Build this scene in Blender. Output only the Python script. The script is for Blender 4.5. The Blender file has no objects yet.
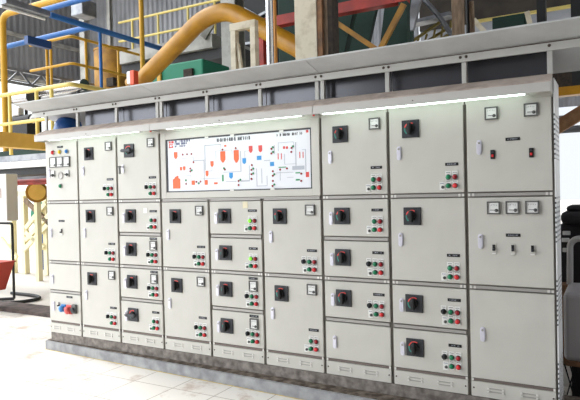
import bpy, bmesh, math, random
from mathutils import Vector, Matrix
random.seed(7)
S = bpy.context.scene
COL = S.collection
# ------------------------------------------------------------------ camera
FPX = 570.03
CAM = Vector((5.7529, -4.3372, 1.7426))
YAW, PITCH, ROLL = -0.5161, -0.0117, -0.0225
fwd = Vector((math.sin(YAW)*math.cos(PITCH), math.cos(YAW)*math.cos(PITCH), math.sin(PITCH)))
rt = Vector((math.cos(YAW), -math.sin(YAW), 0)); up0 = rt.cross(fwd)
RT = rt*math.cos(ROLL) + up0*math.sin(ROLL)
UP = -rt*math.sin(ROLL) + up0*math.cos(ROLL)
cd = bpy.data.cameras.new('camera'); co = bpy.data.objects.new('camera', cd); COL.objects.link(co)
cd.sensor_width = 36; cd.lens = FPX/580*36; cd.clip_start = 0.05; cd.clip_end = 300
co.matrix_world = Matrix(((RT.x, UP.x, -fwd.x, CAM.x), (RT.y, UP.y, -fwd.y, CAM.y), (RT.z, UP.z, -fwd.z, CAM.z), (0, 0, 0, 1)))
S.camera = co
def ray(u, v): return fwd + RT*((u-290)/FPX) - UP*((v-200)/FPX)
def PY(u, v, y):                      # point seen at a pixel on the vertical plane y
    d = ray(u, v); return CAM + d*((y-CAM.y)/d.y)
def PX(u, v, x):
    d = ray(u, v); return CAM + d*((x-CAM.x)/d.x)
def PD(u, v, t): return CAM + ray(u, v)*t

# ------------------------------------------------------------------ materials
def lin(c):
    c = c/255.0
    return c/12.92 if c <= 0.04045 else ((c+0.055)/1.055)**2.4
def rgb(t): return (lin(t[0]), lin(t[1]), lin(t[2]), 1)
def mat(name, c, rough=0.5, metal=0.0, c2=None, scale=6.0, lo=0.4, hi=0.65, detail=4, bump=0, emit=0, stretch=None):
    m = bpy.data.materials.new(name); m.use_nodes = True
    nt = m.node_tree; b = nt.nodes['Principled BSDF']
    b.inputs['Base Color'].default_value = rgb(c); b.inputs['Roughness'].default_value = rough
    b.inputs['Metallic'].default_value = metal
    if emit:
        b.inputs['Emission Color'].default_value = rgb(c); b.inputs['Emission Strength'].default_value = emit
    if c2:
        tc = nt.nodes.new('ShaderNodeTexCoord'); nz = nt.nodes.new('ShaderNodeTexNoise'); cr = nt.nodes.new('ShaderNodeValToRGB')
        nz.inputs['Scale'].default_value = scale; nz.inputs['Detail'].default_value = detail
        cr.color_ramp.elements[0].position = lo; cr.color_ramp.elements[1].position = hi
        cr.color_ramp.elements[0].color = rgb(c); cr.color_ramp.elements[1].color = rgb(c2)
        src = tc.outputs['Object']
        if stretch:
            mp = nt.nodes.new('ShaderNodeMapping'); mp.inputs['Scale'].default_value = stretch
            nt.links.new(src, mp.inputs['Vector']); src = mp.outputs['Vector']
        nt.links.new(src, nz.inputs['Vector']); nt.links.new(nz.outputs['Fac'], cr.inputs['Fac'])
        nt.links.new(cr.outputs['Color'], b.inputs['Base Color'])
        if bump:
            bp = nt.nodes.new('ShaderNodeBump'); bp.inputs['Strength'].default_value = bump; bp.inputs['Distance'].default_value = 0.01
            nt.links.new(nz.outputs['Fac'], bp.inputs['Height']); nt.links.new(bp.outputs['Normal'], b.inputs['Normal'])
    return m
M = {}
M['paint'] = mat('pebble_grey_paint', (207, 204, 196), 0.42, 0, (201, 198, 190), 3)
M['body'] = mat('cabinet_body_paint', (128, 122, 114), 0.55)
M['gap'] = mat('dark_joint', (70, 64, 58), 0.7)
M['rail'] = mat('joint_rail_grey', (172, 168, 164), 0.45, 0.3)
M['fit'] = mat('pale_fitting', (224, 221, 216), 0.35, 0.2)
M['raildk'] = mat('brown_joint_rail', (116, 104, 98), 0.6)  # darker brownish rail for the joint above the plinth covers
M['black'] = mat('black_plastic', (42, 44, 50), 0.5)
M['black2'] = mat('soft_black_plastic', (13, 13, 15), 0.5)
M['slate'] = mat('dark_slate_plastic', (52, 54, 60), 0.45)
M['chrome'] = mat('satin_chrome', (224, 222, 233), 0.33, 0.25)
M['plate'] = mat('white_label_plate', (235, 234, 230), 0.45)
M['ink'] = mat('black_ink', (40, 40, 46), 0.6)
M['green'] = mat('green_button', (16, 128, 84), 0.3)
M['red'] = mat('red_button', (222, 44, 48), 0.3)
M['dred'] = mat('dark_red_lens', (158, 22, 36), 0.3)
M['lit'] = mat('lit_green_lens', (130, 235, 60), 0.3, emit=0.7)
M['yel'] = mat('yellow_lens', (240, 200, 40), 0.3)
M['blu'] = mat('blue_lens', (20, 120, 200), 0.3)
M['arcr'] = mat('red_dial_print', (235, 80, 75), 0.5)
M['arcg'] = mat('green_dial_print', (50, 140, 125), 0.5)
M['dial'] = mat('meter_dial', (238, 238, 236), 0.4)
M['bezel'] = mat('grey_meter_bezel', (92, 92, 90), 0.45)
M['cream'] = mat('cream_sticker', (232, 222, 190), 0.6)
M['dusty'] = mat('dusty_hood_top', (194, 180, 170), 0.8, 0, (168, 153, 144), 9)
M['hood'] = mat('hood_paint', (198, 195, 191), 0.45)
M['canopy'] = mat('canopy_sheet', (206, 207, 207), 0.6, 0, (194, 195, 195), 4)
M['fascia'] = mat('fascia_paint', (196, 195, 191), 0.5)
M['dark'] = mat('dark_metal_sheet', (92, 92, 97), 0.25, 0.6)
M['bolt'] = mat('dark_bolt', (75, 62, 52), 0.6)
M['conc'] = mat('stained_concrete', (100, 92, 87), 0.9, 0, (158, 150, 143), 14, 0.35, 0.7, 8, 0.6)
M['kerb'] = mat('grey_kerb_concrete', (138, 138, 141), 0.85, 0, (178, 178, 179), 9, 0.35, 0.72, 8, 0.4)
M['kerbtop'] = mat('dirty_kerb_top', (70, 58, 48), 0.95, 0, (140, 128, 116), 13, 0.4, 0.75, 8, 0.6)
M['tube'] = mat('fluorescent_glow', (232, 255, 244), 0.4, emit=4)
M['ochre'] = mat('ochre_pipe_paint', (190, 136, 22), 0.4, 0, (172, 120, 22), 5)
M['ochredk'] = mat('worn_ochre_paint', (168, 120, 28), 0.6, 0, (132, 92, 26), 4)
M['yellow'] = mat('pale_yellow_paint', (224, 204, 120), 0.5)
M['pale'] = mat('overexposed_yellow', (240, 230, 188), 0.55)  # yellow paled so the colour itself carries the overexposure
M['beacon'] = mat('orange_red_paint', (228, 84, 46), 0.5)
M['olive'] = mat('dull_olive_yellow', (136, 122, 66), 0.7)
M['sblu'] = mat('blue_socket_plastic', (64, 140, 206), 0.5)
M['sred'] = mat('faded_red_socket_plastic', (226, 96, 92), 0.5)
M['girder'] = mat('bright_ochre_paint', (250, 204, 104), 0.45, 0, (240, 190, 90), 4)
M['orange'] = mat('amber_paint', (206, 156, 38), 0.5)
M['blue'] = mat('blue_pipe_paint', (30, 98, 170), 0.5)
M['navy'] = mat('dark_blue_paint', (28, 66, 120), 0.5)
M['steel'] = mat('stainless_cladding', (215, 215, 218), 0.22, 0.9)
M['galv'] = mat('galvanised_steel', (150, 152, 156), 0.4, 0.5, (120, 122, 128), 5)
M['corr'] = mat('corrugated_sheet', (186, 188, 194), 0.6, 0.1, (166, 168, 174), 1.2)
M['corrdk'] = mat('weathered_corrugated_sheet', (152, 152, 154), 0.7, 0, (132, 132, 136), 1.0)
M['offw'] = mat('weathered_white_paint', (216, 206, 184), 0.7, 0, (176, 160, 132), 7, 0.5, 0.75, 8)
M['brown'] = mat('rusty_brown_steel', (150, 108, 74), 0.8, 0, (104, 80, 62), 12, 0.35, 0.7, 8)
M['copper'] = mat('orange_rust', (206, 140, 62), 0.6)
M['tan'] = mat('tan_rust_steel', (176, 132, 92), 0.75, 0, (150, 108, 74), 9)
M['upper'] = mat('brown_grey_sheet', (78, 71, 64), 0.8, 0, (60, 55, 51), 2)
M['dkbrown'] = mat('dark_rust', (66, 54, 44), 0.85, 0, (38, 34, 30), 20, 0.35, 0.7, 8)
M['postb'] = mat('brown_column_rust', (150, 128, 106), 0.85, 0, (104, 86, 68), 10, 0.35, 0.7, 8, stretch=(3, 3, .6))
M['beamw'] = mat('grey_white_steel', (176, 174, 168), 0.6, 0, (140, 138, 132), 3)
M['mgreen'] = mat('dark_green_machine', (12, 50, 39), 0.75, 0, (9, 40, 32), 2)
M['teal'] = mat('emerald_paint', (22, 124, 94), 0.6)
M['rbeam'] = mat('red_beam_paint', (176, 52, 38), 0.55, 0, (140, 40, 32), 4)
M['hopper'] = mat('red_hopper_paint', (176, 62, 48), 0.6)
M['blacksteel'] = mat('black_steel', (26, 26, 28), 0.6)
M['greybox'] = mat('grey_box_paint', (206, 204, 203), 0.5)
M['white'] = mat('white_paint', (236, 236, 236), 0.5)
M['board'] = mat('white_mimic_board', (238, 240, 246), 0.3)
M['pr_or'] = mat('orange_print', (240, 106, 52), 0.5)
M['pr_rd'] = mat('red_print', (226, 74, 66), 0.5)
M['pr_bl'] = mat('blue_print', (40, 150, 220), 0.5)
M['pr_gn'] = mat('green_print', (40, 150, 96), 0.5)
M['pr_gy'] = mat('grey_line_print', (186, 190, 200), 0.5)
M['pr_nv'] = mat('navy_print', (52, 58, 116), 0.5)
M['floorg'] = mat('pale_concrete', (214, 208, 200), 0.8, 0, (196, 190, 184), 0.7)
M['roof'] = mat('dark_roof_sheet', (58, 58, 62), 0.8)
M['drain'] = mat('damp_dark_concrete', (92, 78, 74), 0.85, 0, (60, 52, 50), 8)
M['ypaint'] = mat('faded_yellow_line', (214, 186, 100), 0.8, 0, (186, 170, 130), 12)
M['machine'] = mat('dark_engine_paint', (42, 38, 42), 0.6, 0, (24, 22, 26), 6)
M['tankg'] = mat('pale_grey_enamel', (176, 172, 174), 0.3)
M['bluedome'] = mat('blue_gloss_plastic', (26, 84, 156), 0.35)
# tiled floor
def tile_mat():
    m = bpy.data.materials.new('cream_floor_tiles'); m.use_nodes = True; nt = m.node_tree; b = nt.nodes['Principled BSDF']
    tc = nt.nodes.new('ShaderNodeTexCoord'); mp = nt.nodes.new('ShaderNodeMapping'); br = nt.nodes.new('ShaderNodeTexBrick')
    mp.inputs['Location'].default_value = (-1.52+0.467*20, 0.515+0.467*40, 0)
    br.offset = 0; br.squash = 1
    br.inputs['Scale'].default_value = 1; br.inputs['Mortar Size'].default_value = 0.004; br.inputs['Mortar Smooth'].default_value = 0.3
    br.inputs['Brick Width'].default_value = 0.467; br.inputs['Row Height'].default_value = 0.467
    br.inputs['Color1'].default_value = rgb((233, 228, 221)); br.inputs['Color2'].default_value = rgb((228, 222, 214)); br.inputs['Mortar'].default_value = rgb((140, 122, 104))
    nz = nt.nodes.new('ShaderNodeTexNoise'); nz.inputs['Scale'].default_value = 3.2; nz.inputs['Detail'].default_value = 8; nz.inputs['Roughness'].default_value = .65
    cr = nt.nodes.new('ShaderNodeValToRGB'); cr.color_ramp.elements[0].position = .54; cr.color_ramp.elements[1].position = .68
    mx = nt.nodes.new('ShaderNodeMixRGB'); mx.inputs['Color2'].default_value = rgb((168, 138, 116))
    ml = nt.nodes.new('ShaderNodeMath'); ml.operation = 'MULTIPLY'; ml.inputs[1].default_value = .7
    L = nt.links.new
    L(tc.outputs['Object'], mp.inputs['Vector']); L(mp.outputs['Vector'], br.inputs['Vector']); L(tc.outputs['Object'], nz.inputs['Vector'])
    L(nz.outputs['Fac'], cr.inputs['Fac']); L(cr.outputs['Color'], ml.inputs[0]); L(ml.outputs['Value'], mx.inputs['Fac'])
    L(br.outputs['Color'], mx.inputs['Color1']); L(mx.outputs['Color'], b.inputs['Base Color'])
    b.inputs['Roughness'].default_value = .42
    return m
M['tiles'] = tile_mat()
MKEYS = list(M)
# perforated plate: holes are dark dots
def perf_mat():
    m = bpy.data.materials.new('perforated_white_strip'); m.use_nodes = True; nt = m.node_tree; b = nt.nodes['Principled BSDF']
    b.inputs['Base Color'].default_value = rgb((240, 240, 240)); b.inputs['Roughness'].default_value = .45
    N = nt.nodes.new; L = nt.links.new; tc = N('ShaderNodeTexCoord'); sx = N('ShaderNodeSeparateXYZ'); L(tc.outputs['Object'], sx.inputs[0])
    def cells(axis, size, frac):                                      # 1 inside a slot, 0 between slots
        d = N('ShaderNodeMath'); d.operation = 'DIVIDE'; d.inputs[1].default_value = size; L(sx.outputs[axis], d.inputs[0])
        f = N('ShaderNodeMath'); f.operation = 'FRACT'; L(d.outputs[0], f.inputs[0])
        c = N('ShaderNodeMath'); c.operation = 'LESS_THAN'; c.inputs[1].default_value = frac; L(f.outputs[0], c.inputs[0]); return c.outputs[0]
    v = cells('Z', .034, .42)
    for other in (cells('Y', .06, .5), cells('Z', .58, .55)):
        q = N('ShaderNodeMath'); q.operation = 'MULTIPLY'; L(v, q.inputs[0]); L(other, q.inputs[1]); v = q.outputs[0]
    mx = N('ShaderNodeMixRGB'); mx.inputs['Color1'].default_value = rgb((240, 240, 240)); mx.inputs['Color2'].default_value = rgb((96, 96, 100))
    L(v, mx.inputs['Fac']); L(mx.outputs['Color'], b.inputs['Base Color'])
    return m
M['perf'] = perf_mat()

# ------------------------------------------------------------------ mesh builder
WP = {}
class MB:
    def __init__(s): s.v = []; s.f = []; s.m = []; s.sm = []; s.mats = []
    def mi(s, m):
        if m not in s.mats: s.mats.append(m)
        return s.mats.index(m)
    def add(s, vs, fs, m, smooth=False):
        o = len(s.v); k = s.mi(m)
        s.v += [Vector(p) for p in vs]
        for f in fs: s.f.append([o+i for i in f]); s.m.append(k); s.sm.append(smooth)
        return s
    def box(s, x0, x1, y0, y1, z0, z1, m, bev=0, seg=2):
        if bev:
            bm = bmesh.new(); bmesh.ops.create_cube(bm, size=1)
            for v in bm.verts: v.co = Vector(((x0+x1)/2+v.co.x*(x1-x0), (y0+y1)/2+v.co.y*(y1-y0), (z0+z1)/2+v.co.z*(z1-z0)))
            bmesh.ops.bevel(bm, geom=bm.edges[:], offset=bev, segments=seg, profile=.5, affect='EDGES')
            bm.verts.index_update()
            s.add([v.co.copy() for v in bm.verts], [[v.index for v in f.verts] for f in bm.faces], m); bm.free(); return s
        vs = [(x, y, z) for z in (z0, z1) for y in (y0, y1) for x in (x0, x1)]
        return s.add(vs, [(0, 2, 3, 1), (4, 5, 7, 6), (0, 1, 5, 4), (2, 6, 7, 3), (0, 4, 6, 2), (1, 3, 7, 5)], m)
    def ring(s, c, ax, r, n):
        ax = Vector(ax).normalized(); t = Vector((0, 0, 1)) if abs(ax.z) < .9 else Vector((1, 0, 0))
        a = ax.cross(t).normalized(); b = ax.cross(a)
        return [Vector(c)+a*(r*math.cos(2*math.pi*i/n))+b*(r*math.sin(2*math.pi*i/n)) for i in range(n)]
    def lathe(s, c, ax, prof, m, n=20, smooth=True, cap=True):     # prof: (radius, height along axis)
        c = Vector(c); axn = Vector(ax).normalized(); vs = []; fs = []
        for r, h in prof: vs += s.ring(c+axn*h, axn, max(r, 1e-5), n)
        for k in range(len(prof)-1):
            for i in range(n):
                j = (i+1) % n; fs.append((k*n+i, k*n+j, (k+1)*n+j, (k+1)*n+i))
        s.add(vs, fs, m, smooth)
        if cap:
            s.add(vs[:n], [list(range(n))], m); s.add(vs[-n:], [list(range(n))[::-1]], m)
        return s
    def cyl(s, p0, p1, r, m, n=16, r1=None):
        p0 = Vector(p0); p1 = Vector(p1); d = p1-p0
        return s.lathe(p0, d, [(r, 0), (r if r1 is None else r1, d.length)], m, n)
    def tube(s, pts, r, m, n=12, fillet=0):
        pts = [Vector(p) for p in pts]
        if fillet:
            q = [pts[0]]
            for i in range(1, len(pts)-1):
                a = pts[i-1]-pts[i]; b = pts[i+1]-pts[i]; t = min(fillet, a.length*.49, b.length*.49)
                pa = pts[i]+a.normalized()*t; pb = pts[i]+b.normalized()*t
                for k in range(9):
                    w = k/8; q.append(pa*(1-w)**2+pts[i]*2*w*(1-w)+pb*w*w)
            q.append(pts[-1]); pts = q
        N = len(pts); vs = []; fs = []; a = None
        for i in range(N):
            t = (pts[min(i+1, N-1)]-pts[max(i-1, 0)]).normalized()
            if a is None:
                h = Vector((0, 0, 1)) if abs(t.z) < .9 else Vector((1, 0, 0)); a = t.cross(h).normalized()
            else: a = (a-t*a.dot(t)).normalized()
            b = t.cross(a)
            vs += [pts[i]+a*(r*math.cos(2*math.pi*k/n))+b*(r*math.sin(2*math.pi*k/n)) for k in range(n)]
        for i in range(N-1):
            for k in range(n):
                j = (k+1) % n; fs.append((i*n+k, i*n+j, (i+1)*n+j, (i+1)*n+k))
        s.add(vs, fs, m, True); s.add(vs[:n], [list(range(n))], m); s.add(vs[-n:], [list(range(n))[::-1]], m)
        return s
    def bar(s, p0, p1, w, h, m):                                   # rectangular bar; w sideways, h upright
        p0 = Vector(p0); p1 = Vector(p1); t = (p1-p0).normalized()
        u = Vector((0, 0, 1)) if abs(t.z) < .95 else Vector((0, 1, 0)); a = t.cross(u).normalized()*(w/2); b = a.cross(t).normalized()*(h/2)
        vs = [p+a*i+b*j for p in (p0, p1) for i, j in ((-1, -1), (1, -1), (1, 1), (-1, 1))]
        return s.add(vs, [(3, 2, 1, 0), (4, 5, 6, 7), (0, 1, 5, 4), (1, 2, 6, 5), (2, 3, 7, 6), (3, 0, 4, 7)], m)
    def prism(s, poly, axis, a, b, m):                             # poly in the two other axes, extruded a..b along axis
        def p(q, h):
            return {'x': (h, q[0], q[1]), 'y': (q[0], h, q[1]), 'z': (q[0], q[1], h)}[axis]
        n = len(poly); vs = [p(q, a) for q in poly]+[p(q, b) for q in poly]
        fs = [list(range(n))[::-1], list(range(n, 2*n))]+[(i, (i+1) % n, n+(i+1) % n, n+i) for i in range(n)]
        return s.add(vs, fs, m)
    def mesh(s, name, org=(0, 0, 0)):
        org = Vector(org); me = bpy.data.meshes.new(name)
        me.from_pydata([tuple(v-org) for v in s.v], [], s.f)
        for k in s.mats: me.materials.append(M[k])
        me.polygons.foreach_set('material_index', s.m); me.polygons.foreach_set('use_smooth', s.sm)
        bm = bmesh.new(); bm.from_mesh(me); bmesh.ops.recalc_face_normals(bm, faces=bm.faces[:]); bm.to_mesh(me); bm.free()
        me.update(); return me
    def build(s, name, parent=None, label=None, cat=None, group=None, kind=None):
        lo = [min(v[i] for v in s.v) for i in range(3)]; hi = [max(v[i] for v in s.v) for i in range(3)]
        org = Vector(((lo[0]+hi[0])/2, (lo[1]+hi[1])/2, lo[2]))
        return put(name, s.mesh(name, org), parent, org, label, cat, group, kind)
def put(name, me, parent, loc, label=None, cat=None, group=None, kind=None):
    o = bpy.data.objects.new(name, me); COL.objects.link(o); loc = Vector(loc); WP[o.name] = loc
    if parent: o.parent = parent; o.location = loc-WP[parent.name]
    else: o.location = loc
    for k, v in (('label', label), ('category', cat), ('group', group), ('kind', kind)):
        if v: o[k] = v
    return o
def thing(name, loc, label, cat, group=None): return put(name, None, None, loc, label, cat, group)

# ------------------------------------------------------------------ small fittings (origin on the door face, facing -y)
def arc(mb, r0, r1, a0, a1, y, m, n=10):
    vs = []
    for i in range(n+1):
        a = math.radians(a0+(a1-a0)*i/n)
        for r in (r0, r1):
            for yy in (y, y+.001): vs.append((r*math.cos(a), yy, r*math.sin(a)))
    fs = []
    for i in range(n):
        o = 4*i; q = o+4
        fs += [(o, o+2, q+2, q), (o+1, q+1, q+3, o+3), (o+2, o+3, q+3, q+2), (o, q, q+1, o+1)]
    mb.add(vs, fs, m)
def switch_mesh(horizontal=False):
    b = MB(); h = .069
    b.box(-h, h, -.012, 0, -h, h, 'black', .003)
    b.box(-.058, -.05, -.0125, -.011, .05, .058, 'slate'); b.box(.05, .058, -.0125, -.011, .05, .058, 'slate')
    arc(b, .041, .05, 60, 165, -.0135, 'arcr'); arc(b, .041, .05, 168, 232, -.0135, 'arcg')
    b.lathe((0, 0, 0), (0, -1, 0), [(.034, .012), (.034, .024), (.03, .03)], 'black2', 28)
    if horizontal:
        b.box(-.062, .062, -.062, -.03, -.016, .016, 'slate', .006); b.box(-.075, -.05, -.058, -.036, -.009, .009, 'bezel', .003)
    else:
        b.box(-.015, .015, -.058, -.025, -.046, .046, 'black2', .007); b.box(-.0025, .0025, -.06, -.05, .02, .042, 'slate')
    return b.mesh('rotary_switch')
def capsule(mb, w, h, y0, y1, m, n=10):
    r = w/2; pts = []
    for i in range(n+1): a = math.pi*i/n; pts.append((r*math.cos(a), h/2-r+r*math.sin(a)))
    for i in range(n+1): a = math.pi+math.pi*i/n; pts.append((r*math.cos(a), -h/2+r+r*math.sin(a)))
    mb.prism(pts, 'y', y0, y1, m)
def handle_mesh():
    b = MB(); capsule(b, .037, .11, -.006, 0, 'chrome'); capsule(b, .03, .094, -.013, -.006, 'chrome')
    b.lathe((0, 0, .032), (0, -1, 0), [(.008, .012), (.008, .016), (.004, .017)], 'rail', 14)
    b.lathe((0, 0, -.034), (0, -1, 0), [(.006, .012), (.006, .015)], 'chrome', 12)
    return b.mesh('door_handle')
def lever_handle_mesh():
    b = MB(); capsule(b, .024, .09, -.006, 0, 'chrome'); b.cyl((0, 0, .02), (0, -.045, .02), .008, 'chrome', 12)
    b.box(-.01, .01, -.055, -.04, -.055, .03, 'bezel', .004); b.box(-.028, .02, -.05, -.042, .014, .026, 'slate', .003)
    return b.mesh('door_handle')
def meter_mesh(w=.09, h=.092, pale=False):
    b = MB(); f = .009; x = w/2; z = h/2; fm = 'bezel'
    b.box(-x, x, -.016, 0, z-f, z, fm); b.box(-x, x, -.016, 0, -z, -z+f, fm)
    b.box(-x, -x+f, -.016, 0, -z+f, z-f, fm); b.box(x-f, x, -.016, 0, -z+f, z-f, fm)
    b.box(-x+f, x-f, -.01, 0, -z+f, z-f, 'dial')
    b.box(-x+f, x-f, -.013, -.009, -z+f, -z+f+.01, 'plate')
    b.lathe((x-f-.016, -.009, -z+f+.018), (0, -1, 0), [(.012, 0), (.012, .005), (.004, .007)], 'bezel', 14)
    b.bar((x-f-.016, -.0125, -z+f+.02), (-x+f+.014, -.0125, -z+f+.021), .0015, .0045, 'bezel')
    for i in range(5): b.box(-x+f+.012+.011*i, -x+f+.014+.011*i, -.0112, -.0098, z-f-.022+.002*(2-abs(i-2)), z-f-.014+.002*(2-abs(i-2)), 'bezel')
    return b.mesh('panel_meter')
def strokes(mb, x0, x1, z0, z1, y, m, step=.0075, seed=1, thick=.2):
    rnd = random.Random(seed); x = x0
    while x < x1-step*.5:
        if rnd.random() < .16: x += step; continue
        t = rnd.choice((0, 0, 1, 2)); w = step*.68; a = step*thick; hh = z1-z0
        mb.box(x, x+a, y-.0006, y, z0, z1, m)
        if t != 2: mb.box(x+a, x+w, y-.0006, y, z1-hh*.22, z1, m)
        if t != 1: mb.box(x+a, x+w, y-.0006, y, z0+hh*.38, z0+hh*.58, m)
        if t == 0: mb.box(x+w-a*.6, x+w+a*.4, y-.0006, y, z0, z1-hh*.22, m)
        x += step
def nameplate_mesh(seed):
    b = MB(); b.box(-.049, .049, -.003, 0, -.0115, .0115, 'black2', .001); strokes(b, -.034, .036, -.004, .004, -.003, 'pr_gy', .0075, seed)
    return b.mesh('name_plate')
def button_mesh(m, dome=.012, name='push_button'):
    b = MB(); b.box(-.0225, .0225, -.003, 0, -.026, .046, 'plate', .0012)
    for i in range(4): b.box(-.014+.008*i, -.009+.008*i, -.0036, -.003, .031, .036, 'ink')
    b.lathe((0, 0, 0), (0, -1, 0), [(.0205, .003), (.0205, .008), (.0185, .011)], 'slate', 18)
    b.lathe((0, 0, 0), (0, -1, 0), [(.0172, .009), (.0168, .009+dome), (.012, .014+dome), (.003, .016+dome)], m, 18)
    return b.mesh(name)
def selector_mesh():
    b = MB(); b.box(-.0215, .0215, -.003, 0, -.026, .046, 'plate', .0012)
    for i in range(3): b.box(-.013+.01*i, -.007+.01*i, -.0036, -.003, .031, .036, 'ink')
    b.lathe((0, 0, 0), (0, -1, 0), [(.021, .003), (.021, .014), (.017, .018)], 'black2', 18)
    b.box(-.0055, .0055, -.03, -.014, -.018, .018, 'black', .002)
    return b.mesh('selector_knob')
def key_mesh():
    b = MB(); b.box(-.0215, .0215, -.004, 0, -.032, .034, 'plate', .0025)
    for i in range(4): b.box(-.014+.0075*i, -.0095+.0075*i, -.0046, -.004, .018, .023, 'pr_nv')
    b.lathe((.004, 0, -.008), (0, -1, 0), [(.0115, .004), (.0115, .01), (.008, .012)], 'bezel', 14)
    b.box(.0025, .0055, -.0135, -.011, -.016, 0, 'black2')
    return b.mesh('key_switch')
def lamp_mesh(m):
    b = MB(); b.lathe((0, 0, 0), (0, -1, 0), [(.027, 0), (.027, .006), (.023, .009)], 'rail', 18)
    b.lathe((0, 0, 0), (0, -1, 0), [(.0215, .008), (.021, .018), (.014, .025), (.003, .028)], m, 18); return b.mesh('indicator_lamp')
def toggle_mesh():
    b = MB(); b.box(-.017, .017, -.004, 0, -.04, .04, 'paint', .0015); b.box(-.0095, .0095, -.008, -.004, -.012, .032, 'black2', .001)
    b.box(-.007, .007, -.03, -.006, -.012, .004, 'black', .003); b.box(-.014, .014, -.0055, -.004, -.037, -.03, 'plate')
    return b.mesh('toggle_breaker')
def breaker_mesh():
    b = MB(); b.box(-.015, .015, -.012, 0, -.033, .033, 'black2', .003); b.box(-.0075, .0075, -.016, -.01, -.018, .0, 'red', .002); b.box(-.009, .009, -.0135, -.011, .012, .024, 'slate')
    return b.mesh('rocker_switch')
def cam_switch_mesh():
    b = MB(); b.box(-.032, .032, -.006, 0, -.036, .04, 'plate', .002); b.box(.026, .034, -.007, 0, -.036, .04, 'bezel')
    b.lathe((0, 0, -.012), (0, -1, 0), [(.018, .006), (.018, .014), (.014, .017)], 'black2', 18); b.box(-.012, .03, -.034, -.014, -.019, -.005, 'black2', .003)
    return b.mesh('cam_switch')
def socket_mesh(m, r):
    b = MB(); d = Vector((-.35, -1, -.3)).normalized()
    b.box(-r*.95, r*.95, -.02, 0, -r*1.15, r*1.15, m, .005)
    b.lathe((0, -.015, 0), d, [(r*.85, 0), (r*.9, .015), (r, .017), (r, .032), (r*.85, .035), (r*.8, .045), (r*.3, .048)], m, 22)
    return b.mesh('plug_socket')
def grey_socket_mesh():
    b = MB(); b.box(-.034, .034, -.03, 0, -.05, .05, 'bezel', .005); b.lathe((0, -.03, -.005), (0, -1, -.2), [(.028, 0), (.028, .02), (.022, .024)], 'slate', 18); return b.mesh('plug_socket')
def disc_mesh():
    b = MB(); b.lathe((0, 0, 0), (0, -1, 0), [(.044, 0), (.044, .006), (.036, .008), (.034, .006), (.01, .006)], 'rail', 22); return b.mesh('buzzer_grille')
def tag_mesh(m, w, h):
    b = MB(); b.box(-w/2, w/2, -.002, 0, -h/2, h/2, m); return b.mesh('sticker')
G = dict(sw=switch_mesh(), swh=switch_mesh(True), h=handle_mesh(), lev=lever_handle_mesh(), mt=meter_mesh(), mtt=meter_mesh(.086, .098),
         g=button_mesh('green'), r=button_mesh('red'), dg=button_mesh('green', .007, 'indicator_lamp'), dr=button_mesh('dred', .007, 'indicator_lamp'),
         lg=button_mesh('lit', .007, 'indicator_lamp'), k=selector_mesh(), w=key_mesh(), lr=lamp_mesh('red'), ly=lamp_mesh('yel'), lb=lamp_mesh('blu'),
         lgn=lamp_mesh('green'), tg=toggle_mesh(), rk=breaker_mesh(), cs=cam_switch_mesh(), sb=socket_mesh('sblu', .036), sr=socket_mesh('sred', .044),
         sg=grey_socket_mesh(), dc=disc_mesh(), st=tag_mesh('cream', .055, .06), sq=tag_mesh('plate', .05, .055), mw=meter_mesh(.108, .118))
NP = [nameplate_mesh(i) for i in range(5)]
GN = dict(sw=('rotary_switch', None), swh=('rotary_switch', 'rotary switch turned sideways'), h=('door_handle', None), lev=('door_handle', 'handle with its lever swung out'),
          mt=('panel_meter', None), mtt=('panel_meter', None), mw=('panel_meter', None), g=('push_button', 'green push button'), r=('push_button', 'red push button'),
          dg=('indicator_lamp', 'green indicator lamp'), dr=('indicator_lamp', 'dark red indicator lamp'), lg=('indicator_lamp', 'green indicator lamp glowing bright'),
          k=('selector_knob', 'black selector knob'), w=('key_switch', 'white key switch plate'), lr=('indicator_lamp', 'red indicator lamp'),
          ly=('indicator_lamp', 'yellow indicator lamp'), lb=('indicator_lamp', 'blue indicator lamp'), lgn=('indicator_lamp', 'small green indicator lamp'),
          tg=('toggle_breaker', None), rk=('rocker_switch', 'black rocker switch with red key'), cs=('cam_switch', None), sb=('plug_socket', 'blue plug socket'),
          sr=('plug_socket', 'red plug socket'), sg=('plug_socket', 'grey plug socket'), dc=('buzzer_grille', None), st=('sticker', 'blank cream sticker'), sq=('sticker', 'small white square sticker'))
# ------------------------------------------------------------------ switchboard cabinets
ZT, ZA, ZB, ZC, ZD = 2.381, 1.7007, 1.0168, .3283, .2
XS = [.055]+[.6*i for i in range(1, 10)]
def btns(rows, z1, z2):
    out = []
    tok = {'k': .417, 'g': .471, 'dg': .471, 'lg': .471, 'r': .521, 'dr': .521, 'w': .425}
    for row, z in zip(rows, (z1, z2)):
        for t in row.split(): out.append((t, tok[t], z+(.002 if t == 'w' else 0)))
    return out
def full(rows, meter=True, sw='sw', h='h', top=False):
    o = -.008 if top else 0
    it = [(sw, .187, .158), (h, .09, .343), ('np', .498, .454+o)]+btns(rows, .55+o, .616+o)
    if meter: it.append(('mt', .49, .105 if not top else .094))
    return it
def half(rows, meter=False, sw='sw', extra=()):
    if meter: it = [(sw, .185, .158), ('np', .488, .042), ('mtt', .49, .112)]+btns(rows, .206, .272)
    else: it = [(sw, .188, .156), ('np', .497, .108)]+btns(rows, .2, .267)
    return it+[('h', .088, .176)]+list(extra)
HT = .345
FR = ('k dg dr', 'w g r'); FN = ('dg dr', 'w g r'); FK = ('k dg dr', 'g r'); LT = ('lg dr', 'w g r')
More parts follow.
